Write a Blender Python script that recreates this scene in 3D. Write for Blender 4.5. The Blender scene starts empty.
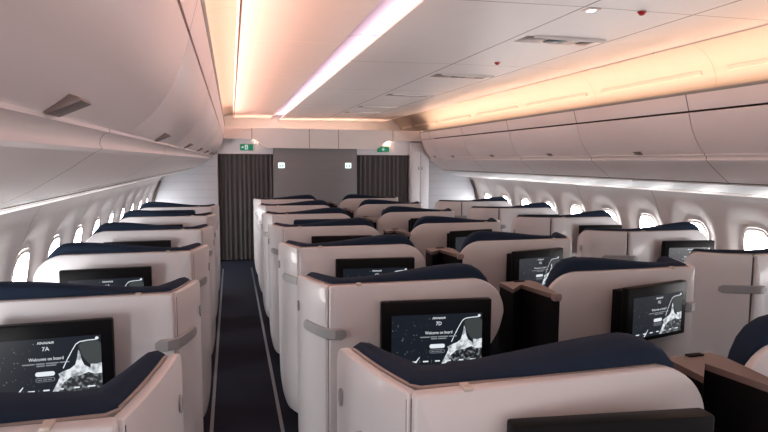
import bpy, bmesh, math, random
from mathutils import Vector, Matrix
random.seed(4)
C = bpy.context.scene.collection
S = bpy.context.scene
PI = math.pi

# ------------------------------------------------------------------ materials
def new_mat(name):
    m = bpy.data.materials.new(name); m.use_nodes = True
    nt = m.node_tree
    return m, nt, nt.nodes['Principled BSDF']

def plain(name, col, rough=.5, metal=0., spec=.5, coat=0., noise=0., nscale=30., bump=0., bscale=400.):
    m, nt, b = new_mat(name)
    b.inputs['Base Color'].default_value = (*col, 1); b.inputs['Roughness'].default_value = rough
    b.inputs['Metallic'].default_value = metal; b.inputs['Specular IOR Level'].default_value = spec
    b.inputs['Coat Weight'].default_value = coat
    tc = nt.nodes.new('ShaderNodeTexCoord')
    if noise:
        n = nt.nodes.new('ShaderNodeTexNoise'); n.inputs['Scale'].default_value = nscale; n.inputs['Detail'].default_value = 4
        nt.links.new(tc.outputs['Object'], n.inputs['Vector'])
        r = nt.nodes.new('ShaderNodeMix'); r.data_type = 'RGBA'
        r.inputs[6].default_value = (*[c*(1-noise) for c in col], 1); r.inputs[7].default_value = (*[min(1, c*(1+noise)) for c in col], 1)
        nt.links.new(n.outputs['Fac'], r.inputs[0]); nt.links.new(r.outputs[2], b.inputs['Base Color'])
    if bump:
        n = nt.nodes.new('ShaderNodeTexNoise'); n.inputs['Scale'].default_value = bscale
        nt.links.new(tc.outputs['Object'], n.inputs['Vector'])
        bp = nt.nodes.new('ShaderNodeBump'); bp.inputs['Strength'].default_value = bump; bp.inputs['Distance'].default_value = .004
        nt.links.new(n.outputs['Fac'], bp.inputs['Height']); nt.links.new(bp.outputs['Normal'], b.inputs['Normal'])
    return m

def seamed(name, col, rough, seams, spec=.5, dark=(.16, .11, .10), noise=.03):
    """seams: list of (axis, origin, pitch or None, halfwidth): panel joints at fixed places in the cabin"""
    m, nt, b = new_mat(name)
    b.inputs['Roughness'].default_value = rough; b.inputs['Specular IOR Level'].default_value = spec
    tc = nt.nodes.new('ShaderNodeTexCoord'); sp = nt.nodes.new('ShaderNodeSeparateXYZ')
    nt.links.new(tc.outputs['Object'], sp.inputs[0])
    def mth(op, a, bb=None, c=None):
        n = nt.nodes.new('ShaderNodeMath'); n.operation = op
        for i, v in enumerate((a, bb, c)):
            if v is None: continue
            if isinstance(v, (int, float)): n.inputs[i].default_value = v
            else: nt.links.new(v, n.inputs[i])
        return n.outputs[0]
    tot = None
    for ax, o, p, w in seams:
        v = mth('SUBTRACT', sp.outputs[ax], o)
        if p: v = mth('PINGPONG', v, p/2)
        else: v = mth('ABSOLUTE', v)
        v = mth('LESS_THAN', v, w)
        tot = v if tot is None else mth('MAXIMUM', tot, v)
    n = nt.nodes.new('ShaderNodeTexNoise'); n.inputs['Scale'].default_value = 6
    nt.links.new(tc.outputs['Object'], n.inputs['Vector'])
    r = nt.nodes.new('ShaderNodeMix'); r.data_type = 'RGBA'
    r.inputs[6].default_value = (*[c*(1-noise) for c in col], 1); r.inputs[7].default_value = (*[min(1, c*(1+noise)) for c in col], 1)
    nt.links.new(n.outputs['Fac'], r.inputs[0])
    if tot is None: nt.links.new(r.outputs[2], b.inputs['Base Color']); return m
    q = nt.nodes.new('ShaderNodeMix'); q.data_type = 'RGBA'
    nt.links.new(tot, q.inputs[0]); nt.links.new(r.outputs[2], q.inputs[6]); q.inputs[7].default_value = (*dark, 1)
    nt.links.new(q.outputs[2], b.inputs['Base Color'])
    return m

def emit(name, col, s, base=(0.02, .02, .02)):
    m, nt, b = new_mat(name)
    b.inputs['Base Color'].default_value = (*base, 1); b.inputs['Emission Color'].default_value = (*col, 1)
    b.inputs['Emission Strength'].default_value = s; b.inputs['Roughness'].default_value = .3
    return m

def fabric(name, col, scale=900., k=.5):
    m, nt, b = new_mat(name)
    tc = nt.nodes.new('ShaderNodeTexCoord')
    n = nt.nodes.new('ShaderNodeTexNoise'); n.inputs['Scale'].default_value = scale; n.inputs['Detail'].default_value = 2
    n2 = nt.nodes.new('ShaderNodeTexNoise'); n2.inputs['Scale'].default_value = 9
    for q in (n, n2): nt.links.new(tc.outputs['Object'], q.inputs['Vector'])
    mx = nt.nodes.new('ShaderNodeMath'); mx.operation = 'MULTIPLY_ADD'; mx.inputs[1].default_value = .3
    nt.links.new(n2.outputs['Fac'], mx.inputs[0]); nt.links.new(n.outputs['Fac'], mx.inputs[2])
    r = nt.nodes.new('ShaderNodeMix'); r.data_type = 'RGBA'
    r.inputs[6].default_value = (*[c*(1-k) for c in col], 1); r.inputs[7].default_value = (*[c*(1+k) for c in col], 1)
    nt.links.new(mx.outputs[0], r.inputs[0]); nt.links.new(r.outputs[2], b.inputs['Base Color'])
    b.inputs['Roughness'].default_value = .9; b.inputs['Sheen Weight'].default_value = .04; b.inputs['Sheen Roughness'].default_value = .5
    b.inputs['Sheen Tint'].default_value = (.25, .35, .7, 1); b.inputs['Specular IOR Level'].default_value = .2
    bp = nt.nodes.new('ShaderNodeBump'); bp.inputs['Strength'].default_value = .4; bp.inputs['Distance'].default_value = .002
    nt.links.new(n.outputs['Fac'], bp.inputs['Height']); nt.links.new(bp.outputs['Normal'], b.inputs['Normal'])
    return m

M = dict(
 shell=plain('shell_white', (.605, .60, .62), .36, noise=.02, nscale=3, coat=.15),
 navy=fabric('navy_fabric', (.010, .019, .038)),
 black=plain('black_plastic', (.005, .005, .006), .6, bump=.15, bscale=700, spec=.10),
 bezel=plain('gloss_black', (.005, .005, .006), .38, spec=.10),
 dark=plain('dark_panel', (.010, .009, .010), .6, noise=.2, spec=.3),
 wood=plain('rose_taupe_laminate', (.145, .105, .10), .4, noise=.08, nscale=12),
 trim=plain('taupe_edging', (.29, .25, .235), .35, noise=.05),
 grey=plain('satin_grey_metal', (.34, .345, .355), .4, metal=.3, noise=.04),
 beige=plain('beige_plastic', (.55, .48, .43), .4, noise=.03),
 latch=plain('latch_taupe', (.26, .20, .19), .4, metal=.3, noise=.05),
 groove=plain('groove_dark', (.10, .065, .055), .6, noise=.1),
 gap_shade=plain('gap_shade_grey', (.06, .055, .055), .6, noise=.1),  # dark tone painting the shade inside the seat joint
 bin=plain('bin_white_pink_cast', (.86, .735, .72), .34, noise=.015, nscale=2),  # white bins; the pink of the cabin light is put into this base colour
 cove=seamed('cove_panel', (.37, .335, .30), .5, [(1, 5.0, 1.45, .004)], dark=(.4, .25, .16)),
 ceilL=seamed('ceiling_panel_left', (.84, .76, .73), .5, [(1, 4.05, 1.8, .006)], dark=(.95, .85, .75)),
 raft=seamed('ceiling_panel_centre', (.73, .69, .69), .4, [(1, 2.65, 1.8, .004), (0, 1.735, None, .006), (0, 2.39, None, .008)]),
 recess=seamed('recess_lining', (.62, .60, .62), .6, [(1, 4.05, 1.8, .006)], dark=(.2, .16, .18)),
 bandL=seamed('bin_fascia', (.86, .735, .72), .36, [(1, 1.87, 1.45, .004)]),  # fascia on both sides carries the bins' pink light in its base colour
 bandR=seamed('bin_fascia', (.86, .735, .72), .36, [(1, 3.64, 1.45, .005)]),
 fairL=seamed('service_fairing', (.78, .69, .675), .36, [(1, 1.6, 1.45, .004)]),
 fairR=seamed('service_fairing', (.78, .69, .675), .36, [(1, 3.64, 1.45, .004)]),
 wallm=seamed('sidewall', (.86, .825, .81), .45, [(1, 5.18, 1.38, .004)], dark=(.45, .40, .38)),
 rail=plain('bright_rail', (.66, .66, .67), .5, noise=.02),
 header=seamed('header_panel', (.74, .69, .68), .4, [(0, .34, None, .006), (0, 1.29, None, .006), (0, 1.79, None, .006), (0, 2.76, None, .006)], dark=(.35, .2, .18)),
 pale=seamed('pale_front_panel', (.46, .48, .52), .35, [(2, 1.08, .13, .004)], dark=(.36, .38, .43)),
 midgrey=seamed('grey_partition', (.19, .19, .205), .4, [(2, 1.02, .17, .004)], dark=(.17, .17, .19)),
 closet=plain('closet_white', (.66, .66, .70), .35, noise=.02),
 curtain=fabric('grey_curtain', (.10, .096, .10), 500, .3),
 carpet=fabric('navy_carpet', (.006, .0085, .016), 260, .7),
 track=plain('track_cover', (.16, .19, .23), .35, metal=.4, noise=.1),
 pane=emit('window_daylight', (1., .975, .97), 23.),
 strip=emit('pink_white_led', (1., .66, .80), 8.),
 green=emit('exit_green', (.0, .30, .15), .3, (.0, .12, .06)),
 signwhite=emit('sign_white', (.8, 1., .95), .6),
 lav=emit('lavatory_lit', (.75, 1., .92), 1.6),
 spot=emit('spot_lit', (1., .93, .85), 5.),
 red=plain('red_tag', (.35, .01, .015), .5, noise=.1),
 display=plain('sign_glass', (.03, .05, .07), .5, noise=.1),
 scr=emit('screen_black', (.008, .011, .017), 1., (.004, .004, .005)),
 scrw=emit('screen_white', (.80, .86, .90), .85),
 scrg=emit('screen_grey', (.33, .37, .40), .6),
)
def ice():
    m, nt, b = new_mat('screen_landscape')
    tc = nt.nodes.new('ShaderNodeTexCoord'); n = nt.nodes.new('ShaderNodeTexNoise'); n.inputs['Scale'].default_value = 45; n.inputs['Detail'].default_value = 6
    nt.links.new(tc.outputs['Object'], n.inputs['Vector'])
    cr = nt.nodes.new('ShaderNodeValToRGB'); cr.color_ramp.elements[0].position = .36; cr.color_ramp.elements[1].position = .56
    cr.color_ramp.elements[0].color = (.22, .25, .28, 1); cr.color_ramp.elements[1].color = (.85, .9, .93, 1)
    nt.links.new(n.outputs['Fac'], cr.inputs[0]); nt.links.new(cr.outputs[0], b.inputs['Emission Color'])
    b.inputs['Emission Strength'].default_value = .8; b.inputs['Base Color'].default_value = (.02, .02, .02, 1)
    return m
M['ice'] = ice()
def speckle():
    m, nt, b = new_mat('screen_speckle')
    tc = nt.nodes.new('ShaderNodeTexCoord'); n = nt.nodes.new('ShaderNodeTexNoise'); n.inputs['Scale'].default_value = 70; n.inputs['Detail'].default_value = 5
    nt.links.new(tc.outputs['Object'], n.inputs['Vector'])
    cr = nt.nodes.new('ShaderNodeValToRGB'); cr.color_ramp.elements[0].position = .5; cr.color_ramp.elements[1].position = .72
    cr.color_ramp.elements[0].color = (.01, .013, .018, 1); cr.color_ramp.elements[1].color = (.45, .5, .54, 1)
    nt.links.new(n.outputs['Fac'], cr.inputs[0]); nt.links.new(cr.outputs[0], b.inputs['Emission Color'])
    b.inputs['Emission Strength'].default_value = .6; b.inputs['Base Color'].default_value = (.01, .01, .01, 1)
    return m
M['speck'] = speckle()

# ------------------------------------------------------------------ helpers
def link(name, me, mats, parent=None, kind=None):
    o = bpy.data.objects.new(name, me); C.objects.link(o)
    for m in (mats if isinstance(mats, (list, tuple)) else [mats]): me.materials.append(m)
    if parent: o.parent = parent
    if kind: o['kind'] = kind
    return o
def from_bm(name, bm, mats, parent=None, kind=None, smooth=True, angle=40):
    bmesh.ops.recalc_face_normals(bm, faces=bm.faces)
    if smooth:
        for f in bm.faces: f.smooth = True
        for e in bm.edges:
            if len(e.link_faces) == 2 and e.calc_face_angle(0) > math.radians(angle): e.smooth = False
    me = bpy.data.meshes.new(name); bm.to_mesh(me); bm.free()
    return link(name, me, mats, parent, kind)
def thing(name, label, cat, loc=(0, 0, 0), group=None):
    o = bpy.data.objects.new(name, None); C.objects.link(o); o.empty_display_size = .1
    o.location = loc; o['label'] = label; o['category'] = cat
    if group: o['group'] = group
    return o
def tag(o, label, cat, group=None):
    o['label'] = label; o['category'] = cat
    if group: o['group'] = group
    return o
def bm_box(bm, x0, x1, y0, y1, z0, z1, bev=0., seg=2, mi=0):
    r = bmesh.ops.create_cube(bm, size=1)
    vs = r['verts']
    for v in vs:
        v.co = Vector((x0 if v.co.x < 0 else x1, y0 if v.co.y < 0 else y1, z0 if v.co.z < 0 else z1))
    fs = set(f for v in vs for f in v.link_faces)
    for f in fs: f.material_index = mi
    if bev:
        es = list(set(e for v in vs for e in v.link_edges))
        bmesh.ops.bevel(bm, geom=es, offset=bev, segments=seg, profile=.5, affect='EDGES', clamp_overlap=True)
def box(name, x0, x1, y0, y1, z0, z1, mat, parent=None, kind=None, bev=0., seg=2):
    bm = bmesh.new(); bm_box(bm, min(x0, x1), max(x0, x1), min(y0, y1), max(y0, y1), z0, z1, bev, seg)
    return from_bm(name, bm, mat, parent, kind)
def grid_bm(pts, bm=None, mi=0, close_j=False):
    bm = bm or bmesh.new()
    V = [[bm.verts.new(p) for p in row] for row in pts]
    for i in range(len(V)-1):
        n = len(V[i])
        for j in range(n if close_j else n-1):
            f = bm.faces.new((V[i][j], V[i][(j+1) % n], V[i+1][(j+1) % n], V[i+1][j])); f.material_index = mi
    return bm, V
def prism(name, prof, y0, y1, mat, parent=None, kind=None, bev=0., closed=True, ny=1, org=(0, 0, 0)):
    """profile of (x, z) carried along y"""
    ox, oy, oz = org
    rows = [[(x-ox, y0+(y1-y0)*k/ny-oy, z-oz) for x, z in prof] for k in range(ny+1)]
    bm, V = grid_bm(rows, close_j=closed)
    if closed:
        bm.faces.new(V[0][::-1]); bm.faces.new(V[-1])
        bmesh.ops.recalc_face_normals(bm, faces=bm.faces)
        if bev:
            es = [e for e in bm.edges if len(e.link_faces) == 2 and e.calc_face_angle(0) > math.radians(35)]
            bmesh.ops.bevel(bm, geom=es, offset=bev, segments=2, profile=.5, affect='EDGES', clamp_overlap=True)
    return from_bm(name, bm, mat, parent, kind)
def thicken(bm, t):
    bmesh.ops.recalc_face_normals(bm, faces=bm.faces)
    bmesh.ops.solidify(bm, geom=list(bm.faces), thickness=t)
def slab(prof, t):
    """open profile -> closed profile with thickness t on its left-hand side"""
    out = []
    for i, p in enumerate(prof):
        a = prof[max(0, i-1)]; b = prof[min(len(prof)-1, i+1)]
        d = Vector((b[0]-a[0], b[1]-a[1])).normalized(); n = Vector((-d.y, d.x))
        out.append((p[0]+n.x*t, p[1]+n.y*t))
    return prof + out[::-1]
def tube_bm(path, r, n=8, bm=None):
    bm = bm or bmesh.new(); rows = []
    P = [Vector(p) for p in path]
    for i, p in enumerate(P):
        d = (P[min(i+1, len(P)-1)]-P[max(i-1, 0)]).normalized()
        up = Vector((0, 0, 1)) if abs(d.z) < .9 else Vector((1, 0, 0))
        a = d.cross(up).normalized(); b = a.cross(d)
        rows.append([p+a*r*math.cos(2*PI*k/n)+b*r*math.sin(2*PI*k/n) for k in range(n)])
    bm, V = grid_bm(rows, bm, close_j=True)
    bm.faces.new(V[0][::-1]); bm.faces.new(V[-1])
    return bm
def dup(o, parent=None):
    c = o.copy(); C.objects.link(c); c.parent = parent
    for ch in list(o.children): dup(ch, c)
    return c
def smoothcurve(pts, n):
    """Catmull-Rom through pts, n samples per span"""
    P = [Vector(p) for p in pts]; out = []
    for i in range(len(P)-1):
        p0 = P[max(i-1, 0)]; p1 = P[i]; p2 = P[i+1]; p3 = P[min(i+2, len(P)-1)]
        for k in range(n):
            t = k/n
            out.append(.5*((2*p1)+(p2-p0)*t+(2*p0-5*p1+4*p2-p3)*t*t+(3*p1-p0-3*p2+p3)*t**3))
    out.append(P[-1]); return out
_tc = {}
def text_geo(s, bold=0., shear=0.):
    k = (s, bold, shear)
    if k not in _tc:
        cu = bpy.data.curves.new('t', 'FONT'); cu.body = s; cu.align_x = 'CENTER'; cu.align_y = 'CENTER'; cu.size = 1
        cu.offset = bold; cu.shear = shear; cu.resolution_u = 2
        o = bpy.data.objects.new('t', cu); C.objects.link(o)
        dg = bpy.context.evaluated_depsgraph_get(); dg.update()
        me = bpy.data.meshes.new_from_object(o.evaluated_get(dg))
        vs = [v.co.copy() for v in me.vertices]; fs = [tuple(p.vertices) for p in me.polygons]
        bpy.data.objects.remove(o); bpy.data.curves.remove(cu); bpy.data.meshes.remove(me)
        _tc[k] = (vs, fs)
    return _tc[k]
def bm_text(bm, s, cx, cz, y, width, height, mi, bold=0., shear=0.):
    """lettering standing in the xz plane, read from -y"""
    vs, fs = text_geo(s, bold, shear)
    x0 = min(v.x for v in vs); x1 = max(v.x for v in vs); z0 = min(v.y for v in vs); z1 = max(v.y for v in vs)
    V = [bm.verts.new((cx+((v.x-x0)/(x1-x0)-.5)*width, y, cz+((v.y-z0)/(z1-z0)-.5)*height)) for v in vs]
    for f in fs:
        try: q = bm.faces.new([V[i] for i in f]); q.material_index = mi
        except ValueError: pass
def bm_poly(bm, pts, y, mi):
    f = bm.faces.new([bm.verts.new((x, y, z)) for x, z in pts]); f.material_index = mi

# ------------------------------------------------------------------ the setting
Y0, Y1 = -2.3, 11.6           # ceiling run
FW = 10.06                    # front wall
XC = 1.585
struct = 'structure'
# floor
box('floor', -1.45, 4.62, Y0, 10.4, -.05, 0, M['carpet'], kind=struct)
for i, x in enumerate((-.15, .285, 2.52, 2.72)):
    box('trim_%d' % (i+1), x-.011, x+.011, Y0, 9.3, 0, .004, M['track'], kind=struct)
# sidewalls with recessed window bays
WY = [4.06+.69*k for k in range(-9, 9)]
def wallx(z):
    pts = [(0, 1.27), (.35, 1.31), (.7, 1.295), (1.03, 1.245), (1.2, 1.195), (1.36, 1.125), (1.44, 1.07)]
    for (a, xa), (b, xb) in zip(pts, pts[1:]):
        if z <= b: return xa+(xb-xa)*(z-a)/(b-a)
    return pts[-1][1]
def dent(y, z):
    d = 0
    for wy in WY:
        u = (y-wy)/.31; v = (z-.96)/.38
        q = (abs(u)**2.6+abs(v)**2.6)**(1/2.6)
        if q < 1:
            s = min(1, (1-q)/.60); s = s*s*(3-2*s)
            d = max(d, .052*s)
    return d
def make_wall(name, side):
    ys = [Y0+(10.0-Y0)*i/460 for i in range(461)]
    zs = [1.44*j/66 for j in range(67)]
    rows = []
    for y in ys:
        r = []
        for z in zs:
            x = -(wallx(z)+dent(y, z)) if side < 0 else 2*XC+wallx(z)+dent(y, z)
            r.append((x, y, z))
        rows.append(r)
    bm, V = grid_bm(rows)
    return from_bm(name, bm, M['wallm'], kind=struct, angle=80)
make_wall('wall_left', -1); make_wall('wall_right', 1)
def window(idx, wy, side):
    bm = bmesh.new(); n = 28
    hw, hh, zc = .130, .20, .91
    def sup(k, s=1., d=0.):
        a = 2*PI*k/n; ca, sa = math.cos(a), math.sin(a)
        y = math.copysign(abs(ca)**.62, ca)*hw*s; z = math.copysign(abs(sa)**.62, sa)*hh*s+zc
        x = wallx(z)+.052-d
        return ((-x if side < 0 else 2*XC+x), wy+y, z)
    ro = [sup(k, 1.12, .004) for k in range(n)]; r1 = [sup(k, 1.10, .014) for k in range(n)]; ri = [sup(k, 1., .012) for k in range(n)]
    grid_bm([ro, r1, ri], bm, close_j=True)
    fr = from_bm('window_%d' % idx, bm, M['wallm'], kind=struct)
    bm = bmesh.new()
    bm.faces.new([bm.verts.new(sup(k, 1.0, .011)) for k in range(n)])
    p = from_bm('pane', bm, M['pane'], fr)
k = 1
for side in (-1, 1):
    for wy in WY:
        if wy > 9.7 or wy < -.5: continue
        window(k, wy, side); k += 1

# overhead fascia, fairing, coves and ceiling --------------------------------
doorR = [(3.292, 2.068), (3.305, 2.015), (3.332, 1.94), (3.372, 1.865), (3.42, 1.80), (3.455, 1.765)]
doorL = [(-.113, 2.068), (-.128, 2.015), (-.155, 1.94), (-.195, 1.87), (-.25, 1.81), (-.296, 1.775)]
def tn(): tn.n += 1; return 'trim_%d' % tn.n
tn.n = 4
# fascia above the bins
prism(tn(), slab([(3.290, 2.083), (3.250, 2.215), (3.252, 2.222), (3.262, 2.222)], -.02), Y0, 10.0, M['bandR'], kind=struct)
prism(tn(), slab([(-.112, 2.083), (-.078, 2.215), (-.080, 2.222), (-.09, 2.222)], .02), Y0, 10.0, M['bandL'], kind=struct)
# fairing under the bins: bead, sloping service face, groove, bright rail
def fair(s, mats):
    X = (lambda x: x) if s > 0 else (lambda x: 2*1.58-x)
    bead = [(3.452, 1.757), (3.466, 1.752), (3.474, 1.742), (3.474, 1.730), (3.468, 1.72)]
    face = [(3.470, 1.722), (3.55, 1.655), (3.62, 1.60), (3.695, 1.548)]
    if s < 0:
        bead = [(3.453, 1.767), (3.466, 1.764), (3.476, 1.752), (3.478, 1.738), (3.472, 1.726)]
        face = [(3.474, 1.728), (3.55, 1.675), (3.63, 1.625), (3.705, 1.587)]
    rail = [(3.715, 1.530), (3.80, 1.490), (3.93, 1.455)]
    low = [(3.935, 1.452), (4.05, 1.432), (4.18, 1.418), (4.27, 1.42)]
    if s < 0:
        rail = [(3.765, 1.562), (3.88, 1.525), (4.0, 1.49), (4.10, 1.465)]; low = [(4.105, 1.463), (4.18, 1.45), (4.27, 1.43)]
    for pr, m in ((bead, mats[0]), (face, mats[0]), (rail, M['rail'] if s > 0 else mats[0]), (low, mats[0])):
        q = [(X(a), b) for a, b in pr]
        prism(tn(), slab(q, .018*s), Y0, 10.0, m, kind=struct)
    g = [(3.690, 1.560), (3.720, 1.540)]
    if s < 0: g = [(3.70, 1.590), (3.71, 1.584), (3.75, 1.572), (3.80, 1.548)]
    prism(tn(), slab([(X(a), b) for a, b in g], .018*s), Y0, 10.0, M['groove'] if s > 0 else M['trim'], kind=struct)
    # void behind everything, so no outside light leaks in
    b = [(3.46, 1.79), (4.6, 1.79), (4.6, 2.3), (4.65, 2.3), (4.65, .0), (4.62, .0), (4.62, 1.77), (3.46, 1.77)]
    prism(tn(), [(X(a), c) for a, c in b], Y0, 10.15, M['groove'], kind=struct)
    box(tn(), X(3.62), X(4.65), 10.1, 11.8, 2.0, 2.62, M['groove'], kind=struct)
fair(1, [M['fairR']]); fair(-1, [M['fairL']])
# coves
cR = [(3.262, 2.222), (3.275, 2.205), (3.38, 2.205), (3.425, 2.25), (3.43, 2.33), (3.37, 2.44), (3.25, 2.53), (3.10, 2.57), (2.95, 2.57)]
cR = [tuple(p) for p in smoothcurve([(a, b, 0) for a, b in cR], 4)]; cR = [(p[0], p[1]) for p in cR]
prism(tn(), slab(cR, -.015), Y0, 11.7, M['cove'], kind=struct)
cL = [(-.09, 2.222), (-.10, 2.205), (-.21, 2.205), (-.255, 2.25), (-.26, 2.33), (-.21, 2.44), (-.12, 2.53), (-.02, 2.57), (.08, 2.57)]
cL = [tuple(p) for p in smoothcurve([(a, b, 0) for a, b in cL], 4)]; cL = [(p[0], p[1]) for p in cL]
prism(tn(), slab(cL, .015), Y0, 11.7, M['cove'], kind=struct)
for x, z in ((3.405, 2.37), (-.235, 2.37)):      # slot in the cove, broken at each panel joint
    bm = bmesh.new()
    y = 5.0-1.45*4
    while y < 11.0:
        s = 1 if x > 1 else -1
        bm_box(bm, min(x, x+.03*s), max(x, x+.03*s), y+.12, min(y+1.33, 11.5), z-.016, z+.016)
        y += 1.45
    from_bm(tn(), bm, M['beige'], kind=struct)
# ceiling
prism('ceiling_left', slab([(.072, 2.49), (.40, 2.505), (.745, 2.502), (.752, 2.512)], .03), Y0, Y1, M['ceilL'], kind=struct)
prism(tn(), slab([(.046, 2.515), (.046, 2.492), (.054, 2.489), (.060, 2.492)], .006), Y0, Y1, M['bandL'], kind=struct)
prism(tn(), [(.058, 2.50), (.075, 2.50), (.075, 2.56), (.058, 2.56)], Y0, Y1, M['groove'], kind=struct)
prism('ceiling_recess', slab([(.735, 2.515), (.78, 2.555), (.88, 2.575), (1.05, 2.575)], .02), Y0, Y1, M['recess'], kind=struct)
prism('ceiling', slab([(.90, 2.476), (.905, 2.464), (.93, 2.460), (1.30, 2.468), (1.735, 2.478), (2.39, 2.482), (2.955, 2.487), (2.962, 2.495)], .03), Y0, Y1, M['raft'], kind=struct)
prism(tn(), slab([(2.950, 2.488), (2.962, 2.480), (2.974, 2.488), (2.974, 2.515)], .008), Y0, Y1, M['bandR'], kind=struct)
o = prism('ceiling_light_strip', [(.925, 2.494), (.965, 2.494), (.965, 2.500), (.925, 2.500)], Y0, Y1, M['strip'])
tag(o, 'long pink-white glowing light strip along the ceiling beside the grey centre panels', 'light strip')
box('ceiling_upper', -1.5, 4.7, Y0, 11.9, 2.60, 2.64, M['groove'], kind=struct)
box('wall_front_upper', -1.5, 4.7, 11.75, 11.8, 2.0, 2.62, M['closet'], kind=struct)
box('trim_deck', -1.5, 4.7, 10.1, 11.8, 2.19, 2.225, M['closet'], kind=struct)

# overhead bins ---------------------------------------------------------------
ORD = ['nearest', 'second nearest', 'third nearest', 'fourth nearest', 'fifth nearest', 'sixth nearest', 'farthest']
def bin_unit(y0, y1, side, hy, label):
    prof = doorR if side > 0 else doorL
    s = side
    org = (prof[0][0], (y0+y1)/2, prof[-1][1])
    t = thing('overhead_bin', label, 'overhead bin', org, 'overhead bins on the right' if s > 0 else 'overhead bins on the left')
    sm = smoothcurve([(a, b, 0) for a, b in prof], 4); sm = [(p[0], p[1]) for p in sm]
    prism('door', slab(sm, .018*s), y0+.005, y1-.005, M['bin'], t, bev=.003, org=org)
    inn = [(a+.024*s, b) for a, b in sm]
    e = inn + [(prof[-1][0]+.75*s, prof[-1][1]+.005), (prof[0][0]+.75*s, 2.068)]
    prism('bin_body', e, y0+.002, y1-.002, M['groove'], t, org=org)
    ax, az = prof[-1]; bx, bz = prof[-2]
    d = Vector((bx-ax, bz-az)).normalized(); n = Vector((-d.y, d.x)) if s > 0 else Vector((d.y, -d.x))
    if n.y > 0: n = -n
    # latch: a small paddle lying on the lower edge of the door
    if s > 0: L, W, lift, lo = .048, .040, .010, .004
    else: L, W, lift, lo = .038, .058, .020, .003
    P = lambda u, v: (ax+d.x*u+n.x*v, az+d.y*u+n.y*v)
    q = [P(lo, -.004), P(lo, .006), P(lo+W, lift), P(lo+W, lift-.008), P(lo+W*.8, -.004)]
    prism('latch', q, hy-L, hy+L, M['latch'], t, bev=.002, org=org)
    return t
ls = [.42, 1.87, 3.32, 4.77, 6.22, 7.67, 9.12, 9.90]
lh = [1.10, 2.52, 4.0, 5.45, 6.9, 8.4, 9.6]
for i in range(7): bin_unit(ls[i], ls[i+1], -1, lh[i], 'closed white overhead bin with grey latch, %s in the left row' % ORD[i])
rs = [2.2, 3.64, 5.09, 6.54, 8.0, 9.3, 9.90]
rh = [2.9, 4.36, 5.82, 7.31, 8.75, 9.6]
bin_unit(.75, 2.2, 1, 1.45, 'closed white overhead bin just outside the frame at right, beside the viewer')
for i in range(6): bin_unit(rs[i], rs[i+1], 1, rh[i], 'closed white overhead bin with grey latch, %s in the right row' % (ORD[i] if i < 5 else 'farthest'))

# ceiling service units, spot lights, tags -------------------------------------
def service(y, label):
    t = thing('service_panel', label, 'service panel', (2.05, y, 2.4835), 'ceiling service panels')
    bm = bmesh.new(); bm_box(bm, -.26, .27, -.085, .11, -.006, .0, .004)
    from_bm('housing', bm, M['latch'], t)
    bm = tube_bm([(-.21, -.085, -.006), (-.05, -.092, -.012), (.15, -.09, -.012), (.30, -.075, -.006)], .011)
    from_bm('bright_lip', bm, M['rail'], t)
    box('display', -.075, .055, -.03, .05, -.013, -.005, M['display'], t, bev=.003)
    box('pictogram', -.025, .005, .005, .018, -.0145, -.012, M['scrg'], t)
    box('speaker_slot', .16, .24, -.03, .05, -.010, -.005, M['groove'], t, bev=.003)
ys = [3.42, 5.07, 6.70, 8.30, 9.3]
for i, y in enumerate(ys): service(y, 'taupe ceiling service panel with small dark display, %s to the camera' % (ORD[i] if i < 4 else 'farthest').replace('nearest', 'closest').replace('farthest', 'fifth closest'))
sl = thing('spot_light', 'small square lit downlight in the grey ceiling beside the nearest service panel', 'light', (1.80, 2.69, 2.477))
box('housing', -.035, .035, -.035, .035, -.004, .0, M['bin'], sl, bev=.002); box('lens', -.015, .015, -.018, .018, -.008, -.003, M['spot'], sl)
for (x, y), lb in (((2.08, 2.66), 'tiny red tag hanging from the ceiling at upper right'), ((2.05, 4.30), 'tiny red tag hanging from the ceiling between two service panels')):
    t = thing('ceiling_tag', lb, 'tag', (x, y, 2.482), 'red tags hanging from the ceiling')
    bm = bmesh.new(); bmesh.ops.create_cone(bm, cap_ends=True, segments=10, radius1=.010, radius2=.024, depth=.018, matrix=Matrix.Translation((0, 0, -.012)))
    from_bm('pennant', bm, M['red'], t)
    bm = tube_bm([(0, 0, 0), (0.004, 0, -.004)], .004); from_bm('stud', bm, M['groove'], t)

# front of the cabin ------------------------------------------------------------
# header soffit hanging below the ceiling, lower in the middle with raked ends
bm = bmesh.new()
out = [(-.35, 2.232), (-.35, 2.05), (.36, 2.05), (.45, 2.00), (.49, 1.94), (.56, 1.905), (2.46, 1.905), (2.53, 1.94), (2.58, 2.0), (2.68, 2.05), (3.5, 2.05), (3.5, 2.232)]
V0 = [bm.verts.new((x, 9.90, z)) for x, z in out]; V1 = [bm.verts.new((x, 10.2, z)) for x, z in out]
bm.faces.new(V0); bm.faces.new(V1[::-1])
for i in range(len(out)): bm.faces.new((V0[i], V1[i], V1[(i+1) % len(out)], V0[(i+1) % len(out)]))
from_bm(tn(), bm, M['header'], kind=struct)
# wall behind the curtains' heads
box('wall_front', -1.5, 4.7, 10.16, 10.22, 0, 2.2, M['closet'], kind=struct)
box(tn(), -.22, .70, 10.03, 10.16, 1.805, 2.05, M['closet'], kind=struct)
box(tn(), 2.12, 3.12, 10.03, 10.16, 1.805, 2.05, M['closet'], kind=struct)
box(tn(), .69, 2.13, 9.98, 10.12, 0, 1.91, M['midgrey'], kind=struct, bev=.004)
box(tn(), -1.40, -.215, 9.96, 10.12, 0, 1.95, M['pale'], kind=struct, bev=.004)
box(tn(), 3.46, 4.60, 9.96, 10.12, 0, 1.95, M['pale'], kind=struct, bev=.004)
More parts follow.
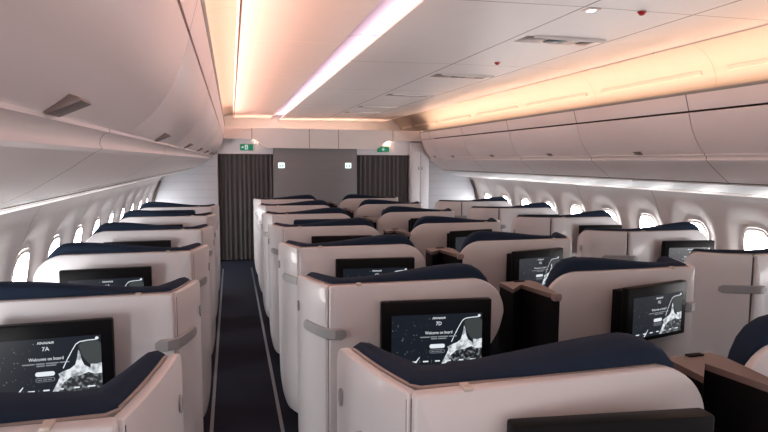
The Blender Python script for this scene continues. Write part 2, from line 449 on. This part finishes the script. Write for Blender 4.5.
# dark vertical post where sidewall and panel meet
for s in (-1, 1):
    pr = [(wallx(z)-.035, z) for z in (0, .35, .7, 1.03, 1.2, 1.36)]
    bm = bmesh.new(); rows = []
    for y in (9.90, 9.96):
        rows.append([((-x if s < 0 else 2*XC+x), y, z) for x, z in pr])
    for y in (9.96, 9.90):
        rows.append([((-(x+.03) if s < 0 else 2*XC+x+.03), y, z) for x, z in pr])
    rows.append(rows[0]); grid_bm(rows, bm); from_bm(tn(), bm, M['groove'], kind=struct)
def curtain(x0, x1, n, label):
    cx = (x0+x1)/2
    t = thing('curtain', label, 'curtain', (cx, 10.07, 0), 'grey curtains')
    rows = []; N = n*10
    for i in range(N+1):
        u = i/N; ph = u*n*2*PI+.6*math.sin(u*9)
        y = .030*math.sin(ph)+.008*math.sin(2.3*ph+1)
        x = x0-cx+(x1-x0)*u+.012*math.sin(2*ph)
        vs = (0, .2, .4, .6, .8, .93, 1)
        rows.append([(x, y*(1-.25*v), .015+1.775*v) for v in vs]+[(x, y*(1-.25*v)+.006, .015+1.775*v) for v in vs[::-1]])
    bm, V = grid_bm(rows, close_j=True); bm.faces.new(V[0][::-1]); bm.faces.new(V[-1])
    from_bm('pleated_fabric', bm, M['curtain'], t, angle=80)
    box('curtain_rail', x0-cx, x1-cx, -.012, .012, 1.787, 1.803, M['groove'], t)
curtain(-.205, .68, 12, 'drawn grey pleated curtain closing the left aisle at the front')
curtain(2.14, 3.09, 11, 'drawn grey pleated curtain right of the grey centre partition')
# closet with two narrow doors
t = thing('closet', 'tall pale closet with two narrow doors right of the right-hand curtain', 'closet', (3.28, 10.0, 0))
box('carcass', -.17, .17, -.06, .12, 0, 2.03, M['closet'], t, bev=.003)
for sx in (-1, 1):
    d = box('door', min(sx*.004, sx*.155), max(sx*.004, sx*.155), -.075, -.058, .08, 1.86, M['closet'], t, bev=.004)
    box('knob', min(sx*.02, sx*.042), max(sx*.02, sx*.042), -.084, -.074, 1.545, 1.60, M['grey'], d, bev=.004)
# signs
def exit_sign(x, z, left, label):
    t = thing('exit_sign', label, 'exit sign', (x, 10.03, z), 'green exit signs')
    box('housing', -.105, .105, -.022, .0, -.05, .05, M['green'], t, bev=.004)
    bm = bmesh.new(); y = -.0235; q = -1 if left else 1
    if left:
        bm_poly(bm, [(-.028, -.038), (.022, -.038), (.022, .038), (-.028, .038)], y, 1)      # pale doorway
        bm_poly(bm, [(-.003, .012), (.006, .016), (.010, .026), (.001, .030), (-.007, .024)], y-.0008, 2)   # runner
        bm_poly(bm, [(-.012, .008), (.010, .010), (.006, -.010), (.014, -.032), (.004, -.032), (-.006, -.012), (-.020, -.024), (-.014, -.006)], y-.0008, 2)
        bm_poly(bm, [(-.085, .0), (-.060, .022), (-.060, .007), (-.042, .007), (-.042, -.007), (-.060, -.007), (-.060, -.022)], y, 0)
        bm_poly(bm, [(.042, -.02), (.08, -.02), (.08, .02), (.042, .02)], y, 2)
    else:
        bm_poly(bm, [(-.028, .0), (.0, .030), (.012, .030), (-.008, .006), (.022, .006), (.022, -.006), (-.008, -.006), (.012, -.030), (.0, -.030)], y, 0)
        bm_poly(bm, [(.050, -.032), (.082, -.032), (.082, .032), (.050, .032)], y, 2)
        bm_poly(bm, [(-.082, -.02), (-.050, -.02), (-.050, .014), (-.082, .014)], y, 2)
    from_bm('pictogram', bm, [M['signwhite'], M['signwhite'], M['green']], t, smooth=False)
exit_sign(.255, 1.915, True, 'green exit sign above the left curtain')
exit_sign(2.615, 1.905, False, 'green exit sign with white arrow above the right curtain')
def lav_sign(x, label):
    t = thing('lavatory_sign', label, 'sign', (x, 9.98, 1.615), 'lavatory signs')
    box('plate', -.052, .052, -.008, .0, -.045, .045, M['lav'], t, bev=.003)
    bm = bmesh.new()
    for sx in (-1, 1):
        bm_poly(bm, [(sx*.024-.010, -.03), (sx*.024+.010, -.03), (sx*.024+.012, .008), (sx*.024-.012, .008)], -.0092, 0)
        bm_poly(bm, [(sx*.024+.008*math.cos(a), .020+.008*math.sin(a)) for a in [k*PI/4 for k in range(8)]], -.0092, 0)
    from_bm('pictogram', bm, M['track'], t, smooth=False)
lav_sign(.825, 'small lit lavatory sign on the grey partition beside the left curtain')
lav_sign(1.975, 'small lit lavatory sign on the grey partition beside the right curtain')

# ------------------------------------------------------------------ seats
SH = 1.162                    # top of the hard shell
def plan_wing(XS, wide):
    k = XS/.096
    if wide: return smoothcurve([(0, 0, 0), (.022, -.045, 0), (.085, -.105, 0), (.18, -.165, 0), (.300, -.212, 0)], 5)
    return smoothcurve([(0, 0, 0), (.008*k, -.055, 0), (.030*k, -.14, 0), (.060*k, -.225, 0), (.0945*k, -.301, 0)], 5)
def back_outline(XS, XI):
    ex = XI-.935
    def arc(cx, cz, r, a0, a1, n=8, rz=None):
        return [(cx+r*math.cos(math.radians(a0+(a1-a0)*k/n)), cz+(rz or r)*math.sin(math.radians(a0+(a1-a0)*k/n))) for k in range(n+1)]
    a = XS+.0095; q = max(.30, XS+.1)
    o = [(a, .10), (q, .10), (q+.01, .66)]
    o += arc(q+.07, .72, .06, 180, 90, 4)
    o += [(.80+ex, .775)]
    o += [(p[0]+ex, p[1]) for p in smoothcurve([(.83, .785, 0), (.905, .90, 0), (.932, .985, 0)], 4)]
    o += arc(XI-.165, 1.0, .165, 0, 90, 10, .162)
    o += arc(a+.012, SH-.012, .012, 90, 180, 3)
    return o
def sweep(path, sec):
    """path: list of (x, y); sec(i, t) -> list of (offset inward, z)"""
    rows = []
    P = [Vector((p[0], p[1])) for p in path]
    for i, p in enumerate(P):
        d = (P[min(i+1, len(P)-1)]-P[max(i-1, 0)]).normalized()
        n = Vector((-d.y, d.x))            # path runs tip -> inner end, interior on its left
        rows.append([(p.x+n.x*a, p.y+n.y*a, z) for a, z in sec(i, i/(len(P)-1))])
    bm, V = grid_bm(rows, close_j=True)
    bm.faces.new(V[0][::-1]); bm.faces.new(V[-1])
    return bm
def mirror(bm, h):
    if h < 0:
        for v in bm.verts: v.co.x = -v.co.x
    return bm

def build_seat(col, h, mon_x, mon_w, mon_y, mon_rot, form, label):
    XS, YB, XI, wide = form        # seam, back plane, inner end; wide = broad wing turned towards the rear
    root = thing('business_seat', label, 'seat', (0, 0, 0))
    # back shell
    bm = bmesh.new(); o = back_outline(XS, XI)
    f = bm.faces.new([bm.verts.new((x, YB+.02*(x-XS), z)) for x, z in o])
    r = bmesh.ops.extrude_face_region(bm, geom=[f])
    for v in r['geom']:
        if isinstance(v, bmesh.types.BMVert): v.co.y += .030
    bmesh.ops.recalc_face_normals(bm, faces=bm.faces)
    es = [e for e in bm.edges if len(e.link_faces) == 2 and e.calc_face_angle(0) > math.radians(60) and abs(e.verts[0].co.y-e.verts[1].co.y) < .02]
    bmesh.ops.bevel(bm, geom=es, offset=.007, segments=2, profile=.5, affect='EDGES', clamp_overlap=True)
    from_bm('back_shell', mirror(bm, h), M['shell'], root, angle=50)
    # privacy wing: curved in plan, rounded where its free end meets top and bottom
    W = plan_wing(XS, wide); L = [0]; ex = XI-.935; rt = .09 if wide else .05
    for a, b in zip(W, W[1:]): L.append(L[-1]+(b-a).length)
    rows = []
    for p, l in zip(W, L):
        zt = SH; zb = .10
        if l < rt: zt = SH-rt+math.sqrt(max(0, rt**2-(rt-l)**2))
        if l < .22: zb = .10+.38*(1-math.sqrt(max(0, 1-((.22-l)/.22)**2)))
        rows.append([(p.x, p.y, zb+(zt-zb)*k/10) for k in range(11)])
    bm, V = grid_bm(rows); bmesh.ops.recalc_face_normals(bm, faces=bm.faces)
    n0 = sum((f.normal for f in bm.faces), Vector())
    bmesh.ops.solidify(bm, geom=list(bm.faces), thickness=.028 if n0.x < 0 else -.028)
    bmesh.ops.recalc_face_normals(bm, faces=bm.faces)
    es = [e for e in bm.edges if len(e.link_faces) == 2 and e.calc_face_angle(0) > math.radians(60)]
    bmesh.ops.bevel(bm, geom=es, offset=.007, segments=2, profile=.5, affect='EDGES', clamp_overlap=True)
    from_bm('privacy_wing', mirror(bm, h), M['shell'], root, angle=50)
    # navy padded lining standing just inside the shell and rising towards the inner end
    W2 = [(p.x, p.y) for p in W[1:-1]]
    XL = XI-.745
    path = W2+[(XS+.03, YB+.003), (XS+.07, YB+.001), (XS+.13, YB)]+[(XS+.19+(XI-.20-XS-.19)*k/8, YB+.001) for k in range(8)]+[(XI-a, YB+b) for a, b in ((.185, .003), (.145, .005), (.105, .008), (.07, .013), (.043, .019), (.023, .025))]
    PL = [0]
    for a, b in zip(path, path[1:]): PL.append(PL[-1]+math.hypot(b[0]-a[0], b[1]-a[1]))
    def sec(i, t):
        x = path[i][0]; l = PL[i]
        th = .060+.045*min(1, l/.25)
        zt = SH+.013
        if x > XS+.1: zt += .046*(lambda s: s*s*(3-2*s))(min(1, (x-XS-.1)/.56))
        if l < .06: zt -= .06-math.sqrt(max(0, .06**2-(.06-l)**2))
        if x > XI-.195:
            u = (x-XI+.195)/.175; zt = 1.0+(zt-1.0)*math.sqrt(max(0, 1-min(1, u)**2.2))
        zb = .50
        return [(.032, zb), (.032, zt-.024), (.035, zt-.010), (.044, zt-.002), (.044+(th-.03)*.35, zt+.004), (.030+th-.022, zt), (.030+th-.006, zt-.012), (.030+th, zt-.035), (.030+th, zb)]
    bm = sweep(path, sec)
    from_bm('padded_lining', mirror(bm, h), M['navy'], root, angle=80)
    # taupe edging between shell and lining
    path2 = [(p[0], p[1]) for p in path]
    def sec2(i, t):
        x = path2[i][0]; l = PL[i]; zt = SH+.001
        if l < .06: zt -= .06-math.sqrt(max(0, .06**2-(.06-l)**2))
        if x > XI-.165: zt = 1.0+.163*math.sqrt(max(0, 1-min(1, (x-XI+.165)/.152)**2))
        return [(.027, zt-.03), (.027, zt+.001), (.035, zt+.002), (.035, zt-.03)]
    from_bm('edging', mirror(sweep(path2, sec2), h), M['trim'], root, angle=60)
    # little catch on the top edge
    bm = bmesh.new(); bm_box(bm, XS+.13, XS+.152, YB+.002, YB+.028, SH-.004, SH+.008, .003)
    from_bm('catch', mirror(bm, h), M['beige'], root)
    # dark strip filling the joint between wing and back, standing in for its shade
    bm = bmesh.new(); bm_box(bm, XS-.004, XS+.018, YB+.018, YB+.029, .11, SH-.016); from_bm('seam_gap_shade', mirror(bm, h), M['gap_shade'], root)
    # grab handle wrapping the seam
    w0 = 13 if wide else 9
    hp = [(p.x, p.y) for p in W[w0:]]+[(XS+.032, YB-.010), (XS+.062, YB-.012), (XS+.080, YB-.0125)]
    hp = [(p[0]-.008, p[1]-.005) if k < len(W)-w0 else (p[0], p[1]-.004) for k, p in enumerate(hp)]
    zc = .955
    def sec3(i, t):
        e = min(t, 1-t)*len(hp); k = min(1, (e+.35)/1.5); hh = .024*k**.5
        return [(.012, zc-hh), (.002, zc-hh), (-.0015, zc-hh*.85), (-.0015, zc+hh*.85), (.002, zc+hh), (.012, zc+hh)]
    from_bm('grab_handle', mirror(sweep(hp, sec3), h), M['grey'], root, angle=25)
    # slim slot cover near the wing's free end
    bm = bmesh.new(); p = W[3]; q = W[5]; d = (q-p).normalized(); nn = Vector((d.y, -d.x, 0))
    c = (p+q)/2+nn*(.003 if nn.x < 0 else -.003)
    ring = [(c+d*.010*math.cos(a)+Vector((0, 0, 1.02+.026*math.sin(a)))) for a in [2*PI*k/16 for k in range(16)]]
    ring2 = [v+(nn if nn.x < 0 else -nn)*.004 for v in ring]
    grid_bm([ring, ring2], bm, close_j=True); bm.faces.new([bm.verts.new(v) for v in ring2])
    bmesh.ops.remove_doubles(bm, verts=bm.verts, dist=1e-5)
    from_bm('slot_cover', mirror(bm, h), M['grey'], root)
    # footwell, cushion, base
    bm = bmesh.new(); bm_box(bm, max(.315, XS+.12), XI-.055, YB+.03, YB+.08, .10, .80, .01); from_bm('footwell', mirror(bm, h), M['dark'], root)
    bm = bmesh.new(); bm_box(bm, .17+ex, .78+ex, -.17, .42, .34, .47, .03, 3); from_bm('seat_cushion', mirror(bm, h), M['navy'], root)
    bm = bmesh.new(); bm_box(bm, .13+ex, .85+ex, -.13 if wide else -.26, .34, .0, .33, .01); from_bm('base', mirror(bm, h), M['dark'], root)
    # monitor on its bracket
    w, hgt, d = mon_w, mon_w*.63, .040
    zc = (1.112 if col == 'G' else 1.092)-hgt/2
    m = bpy.data.objects.new('monitor', None)
    bm = bmesh.new(); bm_box(bm, -w/2, w/2, 0, d, -hgt/2, hgt/2, .008)
    mo = from_bm('monitor', bm, M['bezel'], root)
    mo.location = (mon_x*h, mon_y, zc); mo.rotation_euler = (0, 0, math.radians(mon_rot))
    bpy.data.objects.remove(m)
    bm = bmesh.new(); dy = abs(YB-mon_y)
    bm_box(bm, -w*.44, w*.44, d-.004, dy+.002, -hgt*.42, hgt*.40, .006)
    from_bm('mount', bm, M['black'], mo)
    return root

def screen_mesh(seat, w):
    W = w*.82; H = W*.5625
    bm = bmesh.new()
    X = lambda u: (u-.5)*W
    Z = lambda v: (.5-v)*H-.035*w
    y = -.0012; e = .0004
    P = lambda pts, mi, k=1: bm_poly(bm, [(X(u), Z(v)) for u, v in pts], y-e*k, mi)
    bm_poly(bm, [(X(0), Z(0)), (X(1), Z(0)), (X(1), Z(1)), (X(0), Z(1))], y, 0)
    P([(.56, 1), (.62, .80), (.72, .70), (1, .66), (1, 1)], 4, 1)
    P([(.80, .16), (.84, .10), (.97, .10), (1, .16), (1, .52), (.88, .50), (.83, .36)], 5, 1)
    P([(.545, .985), (.60, .80), (.625, .70), (.615, .64), (.66, .60), (.72, .565), (.765, .50), (.785, .36), (.797, .235), (.812, .30), (.822, .42), (.845, .52), (.90, .585), (.90, .51), (.955, .52), (1, .50), (1, .69), (.93, .695), (.88, .655), (.80, .70), (.72, .715), (.66, .80), (.62, .93), (.585, .985)], 3, 2)
    P([(.225, .985), (.305, .82), (.312, .825), (.25, .985)], 1, 2)
    # flight path
    pth = [(.655, .55), (.70, .38), (.745, .23), (.775, .14), (.81, .10), (.88, .085), (.955, .08)]
    for (a, b), (c, d) in zip(pth, pth[1:]):
        P([(a, b-.010), (c, d-.010), (c+.003, d+.006), (a+.006, b+.006)], 1, 3)
    P([(.965+.016*math.cos(t), .055+.028*math.sin(t)) for t in [k*PI/5 for k in range(10)]], 1, 3)
    for k in range(34):
        rr = random.Random(k*7+3); u = rr.uniform(.01, .42); v = rr.uniform(.04, .86); s = rr.choice((.0022, .003, .0045))
        P([(u-s, v-s*1.7), (u+s, v-s*1.7), (u+s, v+s*1.7), (u-s, v+s*1.7)], 2, 1)
    bm_text(bm, 'FINNAIR', X(.515), Z(.075), y-e*3, .145*W, .042*H, 1, .012, .35)
    bm_text(bm, seat, X(.515), Z(.180), y-e*3, .062*W, .072*H, 1, .004)
    bm_text(bm, 'Welcome on board', X(.515), Z(.355), y-e*3, .30*W, .058*H, 1, .004)
    for (u0, u1, v) in ((.31, .415, .437), (.425, .50, .437), (.51, .62, .437), (.63, .715, .437), (.43, .50, .474), (.51, .60, .474)):
        P([(u0, v-.011), (u1, v-.011), (u1, v+.011), (u0, v+.011)], 2 if v < .45 else 2, 3)
    def pill(cx, cv, hw, hv): return [(cx+s*(hw-.02)+.02*math.cos(t), cv+hv*math.sin(t)) for s, t in [(1, -PI/2+k*PI/6) for k in range(7)]+[(-1, PI/2+k*PI/6) for k in range(7)]]
    P(pill(.50, .62, .085, .040), 1, 3)
    P(pill(.50, .722, .085, .036), 2, 3); P(pill(.50, .722, .080, .027), 0, 4)
    for u in (.455, .50, .54): P([(u-.018, .714), (u+.016, .714), (u+.016, .730), (u-.018, .730)], 2, 5)
    for u, hw in ((.10, .035), (.245, .035), (.375, .03), (.505, .027), (.64, .015), (.77, .025), (.90, .035)):
        P([(u-hw, .90), (u+hw, .90), (u+hw, .925), (u-hw, .925)], 1, 3)
    for u in (.17, .31, .44, .575, .705, .84): P([(u-.0018, .89), (u+.0018, .89), (u+.0018, .935), (u-.0018, .935)], 2, 3)
    me = bpy.data.meshes.new('screen'); bm.to_mesh(me); bm.free()
    return me
SCR = [M['scr'], M['scrw'], M['scrg'], M['ice'], M['speck'], plain('screen_slate', (.03, .034, .035), .3, noise=.1)]
SCR[5] = emit('screen_slate', (.045, .055, .055), .8)

PITCH = 1.125
ROW7 = dict(A=(.105, 1.0, 1.55), D=(.045, 1.015, 1.36), G=(0, 1, 1), L=(0, 1, 1))
cols = {
 # letter: handedness, tip x, tip y of row 7, rows, monitor centre/width/plane/turn, x-scale, words
 'A': (-1, -.147, 1.62, range(7, 1, -1), (.538, .47, -.395, 3), (.080, -.315, .935, 0), 'left window column'),
 'D': (1, .292, 1.61, range(7, 0, -1), (.572, .50, -.385, -5), (.096, -.315, .935, 0), "centre block's left column"),
 'G': (-1, 2.415, 1.64, range(7, 0, -1), (.42, .43, -.43, 13), (.096, -.315, .955, 0), "centre block's right column"),
 'L': (1, 2.662, 1.80, range(7, 1, -1), (.80, .44, -.31, -5), (.305, -.225, 1.09, 1), 'right window column'),
}
for c, (h, tx, ty, rows, (mx, mw, my, mr), form, words) in cols.items():
    proto = build_seat(c, h, mx, mw, my, mr, form, '')
    rows = list(rows)
    for i, r in enumerate(rows):
        o = proto if i == 0 else dup(proto)
        o.location = (tx, ty+PITCH*(7-r)+ROW7[c][0]*(r == 7), 0)
        o.scale = (ROW7[c][1], ROW7[c][2], 1) if r == 7 else (1, 1, 1)
        j = i-1 if c == 'L' else i
        pos = ORD[j] if i < len(rows)-1 else 'farthest'
        num = '%d%s' % (r+1, c)
        if (c in 'AD' and r in (6,)) :
            lb = 'white seat shell, navy lining, screen reading %s, %s in the %s' % (num, pos, words)
        else:
            lb = 'white seat shell with navy lining, %s in the %s' % (pos, words)
        if j < 0: lb = 'white seat shell with navy lining, just outside the frame at right, beside the viewer'
        o['label'] = lb; o['group'] = 'business seats, ' + words.replace("'s", '')
    for o in [x for x in C.objects if x.type == 'EMPTY' and x.name.startswith('business_seat') and abs(x.location.x-tx) < 1e-4]:
        r = 7-round((o.location.y-ty)/PITCH)
        mo = [k for k in o.children if k.name.startswith('monitor')][0]
        me = screen_mesh('%d%s' % (r+1, c), mw)
        link('screen', me, SCR, mo)
        if (c, r) in (('D', 4), ('A', 3)):      # raised headrest showing above the lining
            bm = bmesh.new(); bm_box(bm, .20, .70, -.225, -.15, .95, 1.212, .02, 3)
            from_bm('headrest', mirror(bm, h), M['navy'], o)

# centre consoles between the paired seats -------------------------------------
def console(i, y):
    pos = ORD[i]
    t = thing('centre_console', 'black console with rose-taupe top between the paired centre seats, %s' % pos, 'console', (1.345, y, 0), 'centre consoles between the paired seats')
    # chevron plan: left face retreats to an apex, then a divider runs back along the right half
    plan = [(-.088, -.058), (.0, .03), (.030, -.21), (.058, -.215), (.082, -.03), (.092, .06), (.08, .11), (-.08, .10)]
    def slabp(name, z0, z1, mat, grow=0.):
        bm = bmesh.new(); c = Vector((.0, .15))
        pts = [(x+(.006 if x > c.x else -.006)*grow, yy+(.006 if yy > c.y else -.006)*grow) for x, yy in plan]
        a = [bm.verts.new((x, yy, z0)) for x, yy in pts]; b = [bm.verts.new((x, yy, z1)) for x, yy in pts]
        bm.faces.new(a[::-1]); bm.faces.new(b)
        for k in range(len(a)): bm.faces.new((a[k], a[(k+1) % len(a)], b[(k+1) % len(a)], b[k]))
        return from_bm(name, bm, mat, t, smooth=False)
    slabp('body', .0, 1.092, M['black']); slabp('top', 1.093, 1.112, M['wood'], 1.)
    bm = bmesh.new(); bm_box(bm, -.01, .045, .08, .10, 1.111, 1.117, .002); from_bm('slot', bm, M['black'], t)
    box('end_cap', .028, .062, -.222, -.19, 1.085, 1.118, M['latch'], t, bev=.003)
for i in range(7): console(i, 1.34+PITCH*i)

# ------------------------------------------------------------------ lights
def area(name, loc, rot, sx, sy, power, col):
    l = bpy.data.lights.new(name, 'AREA'); l.shape = 'RECTANGLE'; l.size = sx; l.size_y = sy; l.energy = power; l.color = col
    o = bpy.data.objects.new(name, l); C.objects.link(o); o.location = loc; o.rotation_euler = rot
    return o
LY = (Y0+11.3)/2; LL = 11.3-Y0
area('cove_lamp_left', (-.155, LY, 2.215), (PI, math.radians(42), 0), .05, LL, 125, (1., .57, .43))
area('cove_lamp_right', (3.325, LY, 2.215), (PI, math.radians(-14), 0), .05, LL, 64, (1., .62, .42))
area('header_lamp', (1.5, 10.9, 2.245), (PI-.95, 0, 0), 2.8, .04, 12, (1., .62, .42))
for x in (.36, 2.74):
    l = bpy.data.lights.new('curtain_lamp', 'POINT'); l.energy = .9; l.color = (1., .6, .4); l.shadow_soft_size = .02
    o = bpy.data.objects.new('curtain_lamp', l); C.objects.link(o); o.location = (x+.05*(1 if x < 1 else -1), 9.995, 2.03)

w = bpy.data.worlds.new('cabin_world'); S.world = w; w.use_nodes = True
bg = w.node_tree.nodes['Background']; bg.inputs[0].default_value = (1., .92, .92, 1); bg.inputs[1].default_value = 1.0

# ------------------------------------------------------------------ camera
f = 580.0; VX, VY = 231.0, 160.0; HC = 1.70; ROLL = .006
dx, dy = VX-384, 216-VY; cr, sr = math.cos(ROLL), math.sin(ROLL)
lx, ly = dx*cr-dy*sr, dx*sr+dy*cr
ph = math.atan(ly/f); th = math.atan(-lx*math.cos(ph)/f)
F = Vector((math.sin(th)*math.cos(ph), math.cos(th)*math.cos(ph), -math.sin(ph)))
R0 = Vector((math.cos(th), -math.sin(th), 0)); U0 = R0.cross(F)
R = cr*R0+sr*U0; U = -sr*R0+cr*U0
cam = bpy.data.cameras.new('camera'); co = bpy.data.objects.new('camera', cam); C.objects.link(co)
mw = Matrix((R, U, -F)).transposed().to_4x4(); mw.translation = (0, 0, HC)
co.matrix_world = mw; cam.sensor_width = 36; cam.lens = f/768*36; cam.clip_start = .02
S.camera = co
S.view_settings.view_transform = 'Standard'; S.view_settings.look = 'None'; S.view_settings.gamma = 1
S.view_settings.use_curve_mapping = False; S.view_settings.exposure = .2
S.cycles.use_denoising = True
S.cycles.max_bounces = 10; S.cycles.diffuse_bounces = 6
